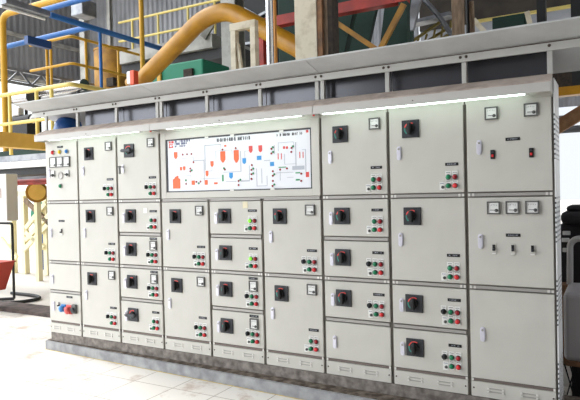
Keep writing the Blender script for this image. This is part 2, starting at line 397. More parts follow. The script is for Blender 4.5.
cab1_top = [('np', .32, .056), ('lr', .2, .113), ('ly', .316, .112), ('lb', .434, .112), ('mw', .2, .226), ('mw', .312, .226), ('mw', .426, .226),
            ('cs', .19, .36), ('cs', .428, .36), ('dc', .318, .378), ('lgn', .316, .497), ('h', .125, .345)]
SPEC = {
 0: ('grey cabinet at the left end with three coloured lamps above its meters', [(ZT, ZA, cab1_top), (ZA, ZB, [('np', .312, .213), ('tg', .312, .335), ('h', .132, .352)]),
     (ZB, ZB-.337, [('h', .135, .2)]), (ZB-.337, ZC, [('np', .41, .05), ('tg', .235, .152), ('h', .142, .17), ('sb', .318, .178), ('sr', .413, .188), ('sg', .5, .175)])]),
 1: ('tall grey cabinet with three stacked switch doors, beside the left end cabinet', [(ZT, ZA, full(FK, top=True)), (ZA, ZB, full(FK)), (ZB, ZC, full(FK))]),
 2: ('grey cabinet just left of the mimic board, four drawers under a door with swung-out lever', [(ZT, ZA, full(FK, sw='swh', h='lev', top=True)),
     (ZA, ZA-HT, half(('dg dr', 'w g r'), extra=[('sq', .39, .1)])), (ZA-HT, ZB, half(FR, True)), (ZB, ZB-HT, half(FR, True)), (ZB-HT, ZC, half(('dg dr', 'w g r'), sw='swh'))]),
 3: ('grey cabinet of two doors under the left third of the mimic board', [(ZA, ZB, full(FR)), (ZB, ZC, full(FR))]),
 4: ('grey cabinet of four drawers under the middle of the mimic board, green lamps lit', [(ZA, ZA-HT, half(LT, extra=[('st', .42, .055)])), (ZA-HT, ZB, half(LT)),
     (ZB, ZB-HT, half(FR, True)), (ZB-HT, ZC, half(FR, True))]),
 5: ('grey cabinet of two doors under the right third of the mimic board', [(ZA, ZB, full(FR)), (ZB, ZC, full(FN))]),
 6: ('grey cabinet just right of the mimic board with a blank drawer at the bottom', [(ZT, ZA, full(FN, top=True)), (ZA, ZA-HT, half(FN)), (ZA-HT, ZB, half(FR)), (ZB, ZB-HT, half(FR)), (ZB-HT, ZC, [('h', .098, .188)])]),
 7: ('grey cabinet with two meterless switch doors above two drawers, second from the right end', [(ZT, ZA, full(FN, False, top=True)), (ZA, ZB, full(FN, False)), (ZB, ZB-HT, half(FR)), (ZB-HT, ZC, half(FR))]),
 8: ('grey cabinet at the right end with five meters and a blank lower door', [(ZT, ZA, [('mt', .19, .091), ('mt', .456, .089), ('np', .333, .286), ('rk', .195, .39), ('rk', .455, .391), ('h', .1, .333)]),
     (ZA, ZB, [('mt', .194, .097), ('mt', .323, .096), ('mt', .455, .095), ('np', .324, .294), ('tg', .191, .396), ('tg', .321, .396), ('tg', .452, .396), ('h', .098, .343)]),
     (ZB, ZC, [('h', .101, .345)])]),
}
CLIP = MB().box(-.008, .008, -.0015, .001, -.0105, .0105, 'fit').mesh('rail_clip')
GX, GZ = .0125, .0215
npi = 0
for c in range(9):
    lab, doors = SPEC[c]; x0, x1 = XS[c], XS[c+1]; base = .6*c; cx = (x0+x1)/2
    top = 2.5 if c in (0, 1, 2, 6, 7, 8) else 1.7
    T = thing('switchgear_cabinet', (cx, .25, ZD), lab, 'cabinet', 'grey cabinets of the switchboard')
    b = MB(); b.box(x0+.001, x1-.001, .022, .36, ZD, top, 'body'); 
    b.build('cabinet_body', T)
    if top > 2: MB().box(x0+.004, x1-.004, .002, .0215, ZT-.008, 2.498, 'paint').build('top_panel', T)
    rails = []
    # vertical dark joint and horizontal grey rails between the doors
    for (a, z1, _) in doors[1:]:
        rails.append((a-.0105, a+.0105, 'rail', (x0+.022, x0+.05, x1-.05, x1-.022) if abs(a-ZA) < .01 or abs(a-ZB) < .01 else ()))
    if top < 2: 
        rails.append((ZA-.012, ZA-.001, 'rail', ()))
    rails.append((ZC-.0095, ZC+.0095, 'raildk', (x0+.022, x1-.022)))
    for z0, z1, m, clips in rails:
        RB = MB().box(x0+.02, x1-.02, .004, .0215, z0, z1, m).build('joint_rail', T)
        for xx in clips: put('rail_clip', CLIP, RB, (xx, .0025, (z0+z1)/2))
    for (a, z1, items) in doors:
        name = 'door' if a-z1 > .5 else 'drawer'
        if c == 0: name = 'door'
        b = MB(); zt = a-(GZ if a < ZT-.01 else .002); zb = z1+GZ
        if abs(z1-ZC) < .001: zb = ZC+.013
        b.box(x0+GX, x1-GX, 0, .0195, zb, zt, 'paint', .004)
        D = b.build(name, T)
        for (k, dx, dz) in items:
            if k == 'np': n, l, me = 'name_plate', None, NP[npi % 5]; npi += 1
            else: (n, l), me = GN[k], G[k]
            dy = -.0005
            if k == 'sw' and dz < .165 and a-z1 < .5: pass
            put(n, me, D, (base+dx, dy, a-dz), l)
    # louvred plinth cover
    b = MB(); b.box(x0+GX, x1-GX, 0, .0195, ZD+.004, ZC-.013, 'paint', .003); K = b.build('plinth_cover', T)
    for dx in (.185, .415):
        l = MB()
        for zz in (ZC-.052, ZC-.075):
            l.box(base+dx-.05, base+dx+.05, -.005, -.0005, zz-.003, zz+.003, 'rail', .001)
            for s in (-1, 1): l.box(base+dx+s*.052-.008, base+dx+s*.052+.008, -.008, -.0005, zz-.007, zz+.007, 'fit', .002)
        l.build('louvre_clip', K)
    for xx in (x0+.03, x1-.03):
        MB().lathe((xx, -.0005, ZC-.06), (0, -1, 0), [(.006, 0), (.006, .003), (.003, .005)], 'bolt', 10).build('screw', K)
    if c == 8:
        b = MB(); b.box(5.4005, 5.408, .004, .36, ZD, 2.5, 'perf'); b.build('side_panel', T, 'white perforated side panel')
# ------------------------------------------------------------------ mimic board
def PM(zx, zy): return PY(155+zx/3.412, 110+zy/3.412, 0)           # position on the board, read off the photograph
T = thing('mimic_panel', (2.7, .25, 1.7015), 'wide white mimic board with printed coloured plant diagram in the switchboard middle', 'mimic board')
X0, X1, Z0, Z1 = 1.8, 3.6, 1.702, 2.379
MB().box(X0+.002, X1-.002, .024, .36, Z0, 2.498, 'body').build('panel_body', T)
MB().box(X0+.004, X1-.004, .002, .0235, ZT-.004, 2.497, 'paint').build('top_panel', T)
bx0, bx1, bz0, bz1 = 1.878, 3.512, 1.779, 2.302
b = MB(); zb = Z0+.016
b.box(X0+GX, bx0-.0005, 0, .0235, zb, Z1-.003, 'paint', .003); b.box(bx1+.0005, X1-GX, 0, .0235, zb, Z1-.003, 'paint', .003)
b.box(bx0-.001, bx1+.001, 0, .0235, zb, bz0-.0005, 'paint', .003); b.box(bx0-.001, bx1+.001, 0, .0235, bz1+.0005, Z1-.003, 'paint', .003)
FRM = b.build('frame', T)
b = MB(); g = .013
b.box(bx0, bx0+g*1.3, .006, .0235, bz0, bz1, 'slate'); b.box(bx1-g, bx1, .006, .0235, bz0, bz1, 'slate')
b.box(bx0+g, bx1-g, .006, .0235, bz0, bz0+g*.7, 'slate'); b.box(bx0+g, bx1-g, .006, .0235, bz1-g, bz1, 'slate')
b.build('gasket', FRM)
for zx, zy in ((262, 80), (430, 66), (175, 92), (262, 276), (400, 270)):
    q = PM(zx, zy); zz = bz1-.012 if zy < 150 else bz0+.008
    MB().box(q.x-.022, q.x+.022, .001, .0055, zz-.01, zz+.011, 'plate', .002).build('clip', FRM)
MB().box(X0+.02, X1-.02, .004, .0235, Z0+.0005, Z0+.011, 'rail').build('joint_rail', T)
BD = MB().box(bx0+.0175, bx1-.0135, .012, .0235, bz0+.0095, bz1-.0135, 'board').build('display_board', T)
YB = .0118
b = MB()
def px(w): return w/3.412*.0118                                      # zoomed width to metres on the board, roughly
def flat(zx, zy, w, h, m, shape='box'):
    q = PM(zx, zy); k = (q.x-1.8)/1.8; s = .0036-.00085*k; x = w*s/2; z = h*.0031*(1-.12*k)/2
    if shape == 'hop': poly = [(-x, z), (x, z), (x, -z*.45), (x*.3, -z), (-x*.3, -z), (-x, -z*.45)]
    elif shape == 'tank': poly = [(-x, -z), (x, -z), (x, z*.45), (x*.55, z*.6), (x*.5, z), (-x*.35, z*.8), (-x*.6, z*.55), (-x, z*.4)]
    else: poly = [(-x, -z), (x, -z), (x, z), (-x, z)]
    b.prism([(q.x+a, q.z+c) for a, c in poly], 'y', YB-.0012, YB, m)
def line(pts, m='pr_gy', t=.0035):
    Q = [PM(*p) for p in pts]
    for p, q in zip(Q, Q[1:]):
        b.box(min(p.x, q.x)-t/2, max(p.x, q.x)+t/2, YB-.0004, YB, min(p.z, q.z)-t/2, max(p.z, q.z)+t/2, m)
for a in ((68, 155, 13, 22, 'pr_or', 'hop'), (86, 200, 8, 11, 'pr_or'), (97, 199, 9, 13, 'pr_or', 'hop'), (71, 246, 27, 42, 'pr_or', 'tank'),
          (128, 248, 12, 14, 'pr_or'), (172, 247, 11, 15, 'pr_or'), (175, 217, 10, 18, 'pr_or', 'hop'), (192, 184, 11, 18, 'pr_or', 'hop'), (205, 250, 13, 6, 'pr_or'),
          (229, 160, 18, 36, 'pr_or', 'hop'), (237, 122, 8, 6, 'pr_or'), (275, 158, 18, 40, 'pr_or', 'hop'), (324, 134, 13, 22, 'pr_rd', 'hop'), (357, 132, 13, 22, 'pr_rd', 'hop'),
          (302, 174, 13, 18, 'pr_bl', 'hop'), (353, 163, 16, 13, 'pr_bl'), (257, 224, 13, 19, 'pr_bl', 'hop'), (397, 184, 14, 13, 'pr_bl'), (229, 232, 6, 21, 'pr_gn'),
          (438, 128, 7, 8, 'pr_rd'), (448, 128, 7, 8, 'pr_rd'), (418, 158, 3, 19, 'pr_rd'), (429, 158, 3, 19, 'pr_rd'), (492, 153, 3, 19, 'pr_rd'), (503, 153, 3, 19, 'pr_rd'),
          (487, 197, 42, 12, 'pr_gy'), (518, 220, 11, 16, 'pr_rd'), (517, 72, 8, 8, 'pr_rd'), (485, 214, 16, 4, 'pr_gn'), (485, 238, 14, 5, 'pr_gn'), (432, 195, 26, 3, 'pr_gn')): flat(*a)
for p in ([(128, 160), (128, 172), (165, 172), (165, 240)], [(168, 120), (168, 205)], [(168, 120), (222, 118), (222, 140)], [(192, 195), (192, 208), (178, 208)], [(205, 140), (205, 165)],
          [(205, 140), (260, 136), (260, 150)], [(290, 140), (290, 210), (230, 212)], [(304, 165), (304, 140), (320, 139)], [(320, 190), (320, 240), (290, 244)], [(150, 235), (220, 232)],
          [(345, 200), (345, 260), (380, 258), (380, 225)], [(362, 200), (362, 250)], [(370, 172), (390, 172)], [(405, 120), (405, 150)], [(418, 140), (418, 112), (470, 108), (470, 125)],
          [(440, 150), (440, 185), (480, 183)], [(478, 110), (478, 190)], [(500, 135), (512, 134), (512, 210)], [(410, 215), (470, 212)], [(425, 210), (425, 240)], [(90, 165), (125, 163)],
          [(90, 225), (120, 224), (120, 240)], [(240, 245), (275, 243)], [(450, 230), (470, 229)]): line(p)
b.build('printed_diagram', BD)
b = MB()
def textrow(zx0, zx1, zy0, zy1, h, m, step, seed):
    p, q = PM(zx0, zy0), PM(zx1, zy1); strokes(b, p.x, q.x, (p.z+q.z)/2-h/2, (p.z+q.z)/2+h/2, YB, m, step, seed, .36)
textrow(208, 325, 102, 95, .034, 'slate', .02, 3)
textrow(65, 118, 107, 103, .023, 'pr_nv', .016, 4); textrow(65, 112, 116, 112, .023, 'pr_nv', .016, 5); textrow(65, 104, 125, 121, .015, 'pr_nv', .014, 6)
textrow(413, 506, 85, 79, .024, 'ink', .0155, 8)
b.build('printed_heading', BD)
b = MB()
q = PM(53, 118); x, z = q.x, q.z
for a in ((-.03, -.008, .012, .034), (.0, .03, .012, .034), (-.03, .022, -.002, .006), (-.03, -.02, -.034, -.002), (-.03, .012, -.034, -.024), (.012, .022, -.034, -.012), (-.008, .022, -.016, -.01)):
    b.box(x+a[0], x+a[1], YB-.0012, YB, z+a[2], z+a[3], 'pr_rd')
b.build('printed_emblem', BD)
dots = [(92, 152, 'dr'), (107, 151, 'dr'), (122, 150, 'dr'), (118, 200, 'dr'), (118, 209, 'dr'), (103, 240, 'g'), (104, 252, 'dr'), (139, 245, 'dr'), (147, 250, 'g'), (153, 244, 'dr'), (228, 135, 'dr'), (273, 130, 'dr'),
        (328, 188, 'dr'), (327, 204, 'dr'), (327, 219, 'dr'), (327, 235, 'dr'), (283, 242, 'dr'), (283, 256, 'dr'), (395, 132, 'dr'), (395, 148, 'dr'), (464, 129, 'dr'), (463, 143, 'dr'),
        (400, 209, 'dr'), (400, 224, 'dr'), (400, 242, 'dr'), (399, 259, 'dr'), (236, 203, 'dr'), (425, 203, 'dr'), (448, 199, 'dr'), (497, 217, 'dr'), (497, 242, 'dr'), (129, 178, 'dr'),
        (233, 199, 'g'), (333, 200, 'g'), (333, 216, 'g'), (400, 127, 'g'), (401, 143, 'g'), (469, 124, 'g'), (405, 219, 'g'), (405, 254, 'g'), (289, 238, 'g'), (123, 206, 'g')]
def dot(m):
    k = MB(); k.lathe((0, 0, 0), (0, -1, 0), [(.0095, 0), (.0095, .003), (.006, .006)], m, 12); return k.mesh('pilot_light')
DM = {'dr': dot('dred'), 'g': dot('pr_gn')}
for zx, zy, m in dots:
    q = PM(zx, zy); put('pilot_light', DM[m], BD, (q.x, YB-.0015, q.z), {'dr': 'dark red pilot light', 'g': 'green pilot light'}[m])
# ------------------------------------------------------------------ lamp hoods and tubes
hl = [('sloping grey lamp hood over the left three cabinets', .055), ('sloping grey lamp hood over the mimic board', 1.8), ('sloping grey lamp hood over the right three cabinets, bright tube showing', 3.6)]
for i, (lab, x0) in enumerate(hl):
    x1 = (1.8, 3.6, 5.4)[i]
    T = thing('lamp_hood', ((x0+x1)/2, -.06, 2.39), lab, 'hood', 'lamp hoods along the switchboard top')
    MB().prism([(0, 2.53), (-.137, 2.463), (-.137, 2.455), (0, 2.522)], 'x', x0+.002, x1-.002, 'dusty').build('top_plate', T)
    b = MB(); b.box(x0+.002, x1-.002, -.137, -.129, 2.391, 2.4545, 'hood', .002)
    for xx in (x0+.002, x1-.006): b.prism([(0, 2.5215), (-.128, 2.458), (-.128, 2.392), (0, 2.392)], 'x', xx, xx+.004, 'hood')
    b.build('front_plate', T)
    if i: MB().lathe((x0+.006, -.125, 2.375), (0, 0, 1), [(.004, 0), (.01, .004), (.01, .012), (.004, .0145)], 'red', 12).build('red_bead', T)
    MB().lathe((x0+.85, -.1375, 2.42), (0, -1, 0), [(.005, 0), (.005, .003), (.002, .004)], 'bolt', 10).build('screw', T)
    c0, c1 = ((.25, 1.65), (1.98, 3.5), (3.66, 5.25))[i]
    MB().box(c0, c1, -.12, -.07, 2.417, 2.437, 'white', .003).build('batten', T)
    zt = (2.402, 2.4, 2.395)[i]; MB().cyl((c0+.02, -.1, zt), (c1-.02, -.1, zt), .012, 'tube', 14).build('tube', T, 'glowing fluorescent tube')
    for xx in (c0, c1-.02): MB().box(xx, xx+.02, -.112, -.085, 2.386, 2.4165, 'white', .003).build('lamp_holder', T)
# ------------------------------------------------------------------ canopy above
T = thing('canopy', (2.8, .12, 2.531), 'long grey sheet canopy on short posts above the lamp hoods', 'canopy')
def sof(y): return 2.755-.257*y
RX0, RX1 = -.15, 5.8
for a, c in ((RX0, 1.8), (1.8, 3.6), (3.6, RX1)):
    MB().prism([(-.245, sof(-.245)), (.52, sof(.52)), (.52, sof(.52)+.012), (-.245, sof(-.245)+.012)], 'x', a+.002, c-.002, 'canopy').build('soffit_sheet', T)
b = MB(); b.box(RX0+.005, RX1-.005, -.012, .006, 2.688, 2.753, 'fascia', .002); FA = b.build('fascia', T)
MB().box(RX0+.005, RX1-.005, -.0128, -.0118, 2.742, 2.7495, 'bolt').build('dark_seam', FA)  # thin dark strip along the top seam of the fascia
posts = [.075]+[.6*i for i in range(1, 9)]+[5.382]
for i, xx in enumerate(posts):
    for d in ((-.026, .026) if i in (3, 6) else (0,)):
        MB().box(xx+d-.017, xx+d+.017, .006, .03, 2.5305, 2.70, 'fascia', .002).build('post', T)
        for e in ((0,) if i in (0, 3, 6, 9) else (-.021, .021)):
            MB().lathe((xx+d+e, -.0122, 2.722), (0, -1, 0), [(.011, 0), (.011, .005), (.006, .008)], 'bolt', 10).build('bolt', FA)
for i in range(1, 9):
    x0, x1 = posts[i], posts[i+1]
    MB().box(x0+.004, x1-.004, .12, .13, 2.5305, sof(.13)-.002, 'dark').build('back_panel', T)  # dark sheets closing the openings behind the posts
# ------------------------------------------------------------------ blue dome on the cabinet top
q = PY(68.5, 128, .3)
b = MB(); R = .17
b.lathe((q.x, .3, 2.502), (0, 0, 1), [(R*.98, 0), (R, .02), (R*.97, .08), (R*.86, .14), (R*.66, .19), (R*.35, .215), (.01, .222)], 'bluedome', 28)
b.build('domed_cover', None, 'dark blue domed cover on the left end of the cabinet tops', 'cover')
# ------------------------------------------------------------------ concrete base
T = thing('concrete_base', (2.7, .2, 0), 'stained concrete base with projecting kerb under the switchboard', 'base')
kb = [(0.0, -.02), (3.3, -.135), (5.7, -.2), (5.7, .62), (0.0, .62)]
MB().prism(kb, 'z', 0.001, .1, 'kerb').build('kerb', T)
MB().prism([(.01, .0), (3.3, -.1), (5.7, -.165), (5.7, .6), (.01, .6)], 'z', .1005, .108, 'kerbtop').build('kerb_top', T)
MB().box(.075, 5.41, .005, .42, .1085, ZD-.0005, 'conc').build('plinth', T)
# ================================================================== SETTING
def struct(name, mb): return mb.build(name, None, kind='structure')
struct('floor', MB().box(-6, 14, -14, 1.15, -.2, 0, 'tiles'))
struct('ground', MB().box(-70, 70, -70, 90, -.4, -.201, 'floorg').box(-30, 30, 1.15, 40, -.2, -.002, 'floorg').box(-60, -6, -40, 1.15, -.2, -.002, 'floorg'))
b = MB(); b.prism([(-.02, -.0295), (3.3, -.145), (5.7, -.21), (5.7, -.198), (3.3, -.1355), (-.02, -.0205)], 'z', .0005, .003, 'ypaint'); struct('trim_1', b)
b = MB(); b.box(-9, -.9, 1.16, 1.58, -.001, .05, 'drain'); struct('trim_2', b)
def corrugated(u0, u1, z0, z1, at, axis, m, pitch=.24, d=.05):
    b = MB(); n = int((u1-u0)/pitch*4); vs = []; fs = []
    for i in range(n+1):
        u = u0+(u1-u0)*i/n; o = at+(0, 0, d, d)[i % 4]
        for z in (z0, z1): vs.append((u, o, z) if axis == 'y' else (o, u, z))
    for i in range(n+1):
        u = u0+(u1-u0)*i/n; o = at+.08
        for z in (z0, z1): vs.append((u, o, z) if axis == 'y' else (at-.03, u, z))
    k = 2*(n+1)
    for i in range(n): fs += [(2*i, 2*i+2, 2*i+3, 2*i+1), (k+2*i, k+2*i+1, k+2*i+3, k+2*i+2)]
    b.add(vs, fs, m); return b
struct('wall_left', corrugated(5.6, 9.4, 5.35, 9.2, -10, 'x', 'corrdk', .2))
b = MB()
for z in (6.72, 5.42): b.box(-9.94, -9.84, 5.6, 9.3, z-.05, z+.06, 'beamw')
struct('trim_3', b)
struct('wall_back', corrugated(-10, -.6, 4.9, 9.2, 9.4, 'y', 'corr', .2))
struct('wall_back_bay', corrugated(-.6, 1.65, 5.3, 9.2, 9.4, 'y', 'corr', .2))
b = MB(); b.box(1.7, 12, 9.4, 9.55, 5.62, 9.2, 'upper'); b.box(1.7, 12, 9.4, 9.55, 3.7, 5.32, 'dkbrown'); b.box(1.7, 12, 9.46, 9.5, 5.32, 5.62, 'corr')
struct('wall_back_upper', b)
struct('ceiling', MB().box(-10.1, 9, 5, 9.6, 9.2, 9.35, 'roof').box(-2.7, 9, -12, 5, 9.2, 9.35, 'roof'))  # unseen roof, its left edge cut to set where sun reaches the floor
struct('wall_right', MB().box(12, 12.15, -7, -.5, 0, 9.2, 'corrdk'))
struct('front_blocker_wall', MB().box(.6, 12, -7.15, -7, 0, 9.2, 'corrdk'))  # unseen wall added behind the camera so the cabinets dim towards the right

# ================================================================== PLANT BEHIND THE SWITCHBOARD
def W(mb, *a, **k): return mb.build(*a, **k)
# ochre tank
q = PY(114, 60, 6.3); r = (q-CAM).dot(fwd)*19/570
T = thing('yellow_tank', (q.x, 6.3, 0), 'worn ochre cylindrical tank rising behind the left canopy', 'tank')
zt = PY(114, 51.5, 6.3).z
MB().lathe((q.x, 6.3, 0), (0, 0, 1), [(r, 0), (r, zt-.05), (r*.985, zt)], 'ochredk', 36).build('shell', T)
MB().lathe((q.x, 6.3, 0), (0, 0, 1), [(r*1.02, zt-.02), (r*1.02, zt+.02), (r*.9, zt+.025)], 'ochredk', 36).build('lid', T)
yf = 6.3-r-.06; q2 = PY(109, 80, yf); MB().box(q2.x-.1, q2.x+.14, yf, yf+.12, q2.z-.15, q2.z+.06, 'dkbrown', .01).build('inspection_hatch', T)
# ochre pipe
y = 2.2
pts = [PY(131, 91, y), PY(142, 78, y), PY(172, 50, y), PY(203, 18, y), PY(228, 10, y), PY(262, 28, y), PY(300, 49, y), PY(345, 74, y)]
pts = [Vector((pts[0].x-.05, y, 0))]+pts[:1]+pts[2:]+[Vector((pts[-1].x, y, 0))]
T = thing('process_pipe', (pts[0].x, y, 0), 'thick ochre pipe arching over behind the canopy', 'pipe')
MB().tube(pts, .125, 'ochre', 20, .42).build('pipe_run', T)
q = PY(141, 79, y); d = (PY(172, 50, y)-q).normalized()
MB().lathe(q-d*.2, d, [(.15, 0), (.15, .05)], 'ochredk', 22).build('flange', T)
q = PY(133, 78, y-.3)
T = thing('signal_beacon', (q.x, y-.3, 0), 'orange and white beacon box on a post beside the ochre pipe', 'beacon')
MB().box(q.x-.005, q.x+.075, y-.36, y-.26, q.z-.11, q.z+.1, 'beacon', .01).build('housing', T)
MB().box(q.x-.085, q.x-.006, y-.35, y-.27, q.z-.09, q.z+.1, 'white', .02).build('lens', T)
MB().cyl((q.x, y-.3, 0), (q.x, y-.3, q.z-.11), .02, 'blacksteel').build('post', T)
# amber riser
q = PY(141, 0, 3.8)
MB().cyl((q.x, 3.8, 0), (q.x, 3.8, 9), .045, 'orange', 14).build('riser_pipe', None, 'thin amber riser pipe standing between tank and thick ochre pipe', 'pipe')
# amber pipe with elbow at the left edge
y = 2.55
a = PY(2.5, 15, y); c = PY(72, -4, y)
MB().tube([(a.x, y, PY(20, 161.5, 2.3).z), (a.x, y, a.z), (c.x+2, y, a.z)], .06, 'orange', 14, .2).build('elbow_pipe', None, 'amber pipe rising at the left edge and elbowing along overhead', 'pipe')
# blue pipes
a = PY(5, 50, 2.85); c = PY(90, 27, 2.85)
T = thing('blue_pipework', (c.x, 2.85, 0), 'blue pipe run crossing overhead from the left wall', 'pipe')
zz = c.z
MB().tube([(a.x-1.5, 2.85, zz), (c.x, 2.85, zz)], .05, 'blue', 12).build('branch_pipe', T)
e = PX(45, 12, c.x); f2 = PX(200, 60, c.x)
MB().tube([(c.x, e.y+.1, zz), (c.x, 7.5, zz)], .05, 'blue', 12).build('main_pipe', T)
MB().lathe((c.x, 7.5, zz), (0, 1, 0), [(.1, 0), (.1, .06)], 'blue', 16).build('end_flange', T)
yd = PX(100, 32, c.x).y; MB().cyl((c.x, yd, 0), (c.x, yd, zz), .03, 'blue', 12).build('drop_pipe', T)
a = PY(42, 9, 2.2)
MB().tube([(a.x-.05, 2.25, a.z), (a.x+6, 2.25, a.z)], .045, 'blue', 12).cyl((a.x+4, 2.25, a.z), (a.x+4, 2.25, 9.199), .01, 'blue', 8).build('overhead_pipe', None, 'blue pipe running beside the amber one at the top edge', 'pipe')
a = PY(26, 38, 2.3); c = PX(50, 46, a.x)
MB().bar((a.x, a.y, a.z-.03), (a.x, c.y, a.z-.03), .1, .14, 'navy').build('blue_beam', None, 'short dark blue beam under the blue pipe at upper left', 'beam')
# ceiling batten
a = PY(3, 1, 1.2); c = PX(47, 15, a.x)
T = thing('batten_light', (a.x, (a.y+c.y)/2, a.z-.05), 'long grey batten light hanging at the upper left corner', 'lamp')
MB().bar((a.x, a.y, a.z), (a.x, c.y, a.z), .16, .09, 'galv').build('housing', T)
MB().tube([(a.x-.06, a.y, a.z-.07), (a.x-.06, c.y, a.z-.07)], .022, 'white', 12).build('tube', T)
for yy in (a.y+.3, c.y-.3): MB().cyl((a.x, yy, a.z+.045), (a.x, yy, 9.2), .008, 'galv', 8).build('hanger_rod', T)
# platform with amber handrail
y0 = 3.2
def ph(u, v): return PY(u, v, y0)
P = [ph(30, 46), ph(71, 36)]
zt = P[1].z; xl, xr = P[0].x, P[1].x; far = 5.6; xe = PY(125, 44, far).x
zdk = zt-1.0
T = thing('steel_platform', (xr, y0+1, 0), 'amber railed steel platform left of the ochre tank', 'platform')
MB().box(xl+.3, xr+.05, y0-.1, far, zdk-.12, zdk, 'galv').build('deck', T)
for k, dz in enumerate((0, -.52)):
    MB().tube([(xl, y0, zt+dz), (xr, y0, zt+dz), (xr, far, zt+dz), (xe, far, zt+dz)], .028, 'orange', 10, .12).build('handrail', T)
for p in ((PY(51, 60, y0).x, y0), (PY(47, 60, y0+.15).x, y0+.15), (xr, y0+.35), (xr, far-1.2), (xr, far)):
    MB().cyl((p[0], p[1], zdk), (p[0], p[1], zt), .027, 'orange', 10).build('rail_post', T)
for p in ((xr-.05, y0+.1), (xr-.05, far-.1)): MB().box(p[0]-.06, p[0]+.06, p[1]-.06, p[1]+.06, 0, zdk-.12, 'galv').build('leg', T)
# pale walkway rail in front of it
y0 = 1.75
a = PY(0, 98, y0); c = PY(71, 84, y0); zt = c.z; yf = PX(99, 91, c.x).y
T = thing('walkway_rail', (c.x-.6, y0, 0), 'pale yellow handrail behind the left end of the canopy', 'handrail')
MB().tube([(a.x-1, y0, zt), (c.x, y0, zt), (c.x, yf+.6, zt)], .035, 'yellow', 10, .08).build('top_rail', T)
zl = PY(55, 118, y0).z
MB().tube([(a.x-1, y0, zl), (c.x, y0, zl)], .03, 'yellow', 10).build('mid_rail', T)
for u in (10, 37, 52): 
    x = PY(u, 110, y0).x; MB().cyl((x, y0, {10: 2.5, 37: PX(20, 134, x).z+.001, 52: 0}[u]), (x, y0, zt), .03, 'yellow', 10).build('rail_post', T)
# silver clad pipe pieces
def clad(u0, v0, u1, v1, y, r, lab):
    a = PY(u0, v0, y); c = PY(u1, v1, y); zz = (a.z+c.z)/2
    T = thing('clad_pipe', ((a.x+c.x)/2, y, zz-r), lab, 'pipe', 'silver clad pipes behind the left rail')
    MB().cyl((a.x, y, zz), (c.x, y, zz), r, 'steel', 20).build('cladding', T)
    for x in (a.x-.02, c.x): MB().cyl((x, y, zz), (x+.02, y, zz), r*1.06, 'dark', 20).build('end_band', T)
    for x in (a.x+.15, c.x-.15): MB().cyl((x, y, PY(20, 155, 2.3).z-.02), (x, y, zz-r), .03, 'blacksteel', 10).build('support_leg', T)
clad(16, 99, 31, 97, 2.6, .11, 'short silver clad pipe section at far left behind the pale rail')
clad(34, 95, 84, 83, 2.8, .1, 'longer silver clad pipe just right of the short one')
a = PX(0, 74, -6); 
T = thing('lattice_girder', (-6, 5, 4.3), 'long grey lattice girder below the left corrugated wall', 'girder')
zg = PX(30, 79, -6).z
for dz in (0, .3): MB().bar((-6, 1, zg-.15+dz), (-6, 9, zg-.15+dz), .07, .06, 'galv').build('chord', T)
b = MB()
for i in range(26): b.bar((-6, 1+.3*i, zg-.15 if i % 2 else zg+.15), (-6, 1.3+.3*i, zg+.15 if i % 2 else zg-.15), .03, .04, 'galv')
b.build('lacing', T)
for yy in (1.05, 8.95): MB().box(-6.08, -5.92, yy-.08, yy+.08, 0, zg-.18, 'beamw').build('column', T)
# corner column, ventilation box
a = PD(85, 50, 15.5)
def ibeam(mb, x, y, z0, z1, w, m):
    mb.box(x-w/2, x+w/2, y-w/2, y-w/2+.025, z0, z1, m); mb.box(x-w/2, x+w/2, y+w/2-.025, y+w/2, z0, z1, m); mb.box(x-.012, x+.012, y-w/2+.025, y+w/2-.025, z0, z1, m); return mb
ibeam(MB(), a.x, a.y, -.002, 9.15, .19, 'beamw').build('steel_column', None, 'pale steel column in the far left corner', 'column', 'building columns')
a = PD(84.5, 9, 12.5)
T = thing('ventilation_box', (a.x, a.y, a.z-.2), 'grey metal ventilation box high in the left corner', 'duct')
MB().box(a.x-.2, a.x+.16, a.y-.2, a.y+.2, a.z-.18, a.z+.16, 'galv', .02).build('casing', T)
MB().box(a.x-.08, a.x+.08, a.y-.1, a.y+.1, a.z+.16, 9.2, 'galv').build('neck', T)
a = PD(110, 30, 17)
ibeam(MB(), a.x, a.y, -.002, 9.15, .12, 'beamw').build('steel_column', None, 'thin pale column against the grey back wall, left of the amber riser', 'column', 'building columns')
a = PD(233, 30, 11.5)
ibeam(MB(), a.x, a.y, -.002, 9.15, .34, 'beamw').build('steel_column', None, 'wide pale column behind the top of the ochre pipe', 'column', 'building columns')
# mezzanine
y0 = 5.0; zd = 4.88
xl, xr = PY(118, 58, y0).x, PY(232, 37, y0).x
T = thing('mezzanine', ((xl+xr)/2, 5.8, 0), 'mezzanine with pale yellow handrail before the grey back wall', 'platform')
MB().box(xl, PY(212, 41, y0).x, y0, 7.2, zd-.14, zd+.14, 'beamw').build('deck', T)
MB().box(xl, xr, y0+.1, 7.1, zd-.36, zd-.15, 'blacksteel').build('joist', T)
for dz in (.8, .38): MB().tube([(xl, y0+.05, zd+dz), (xr-.2, y0+.05, zd+dz)], .026, 'yellow', 10).build('handrail', T)
for u in (131, 157, 187, 214):
    x = PY(u, 40, y0).x; MB().cyl((x, y0+.05, zd+.14), (x, y0+.05, zd+.8), .026, 'yellow', 10).build('rail_post', T)
for x in (xl+.2, xr-.2):
    for yy in (5.2, 7): MB().box(x-.08, x+.08, yy-.08, yy+.08, 0, zd-.36, 'blacksteel').build('leg', T)
b = MB()
for i in range(4): b.bar((xr-1.2+.3*i, y0+.3, zd-.5), (xr-.2+.2*i, y0+.5, zd-.95), .03, .05, 'beamw')
b.build('bracing', T)
MB().bar(PD(203, 38, 11.6), PD(222, 8, 11.6), .12, .12, 'beamw').build('brace', T)
y0 = 7.8
a = PY(214, 40, y0); c = PY(272, 30, y0)
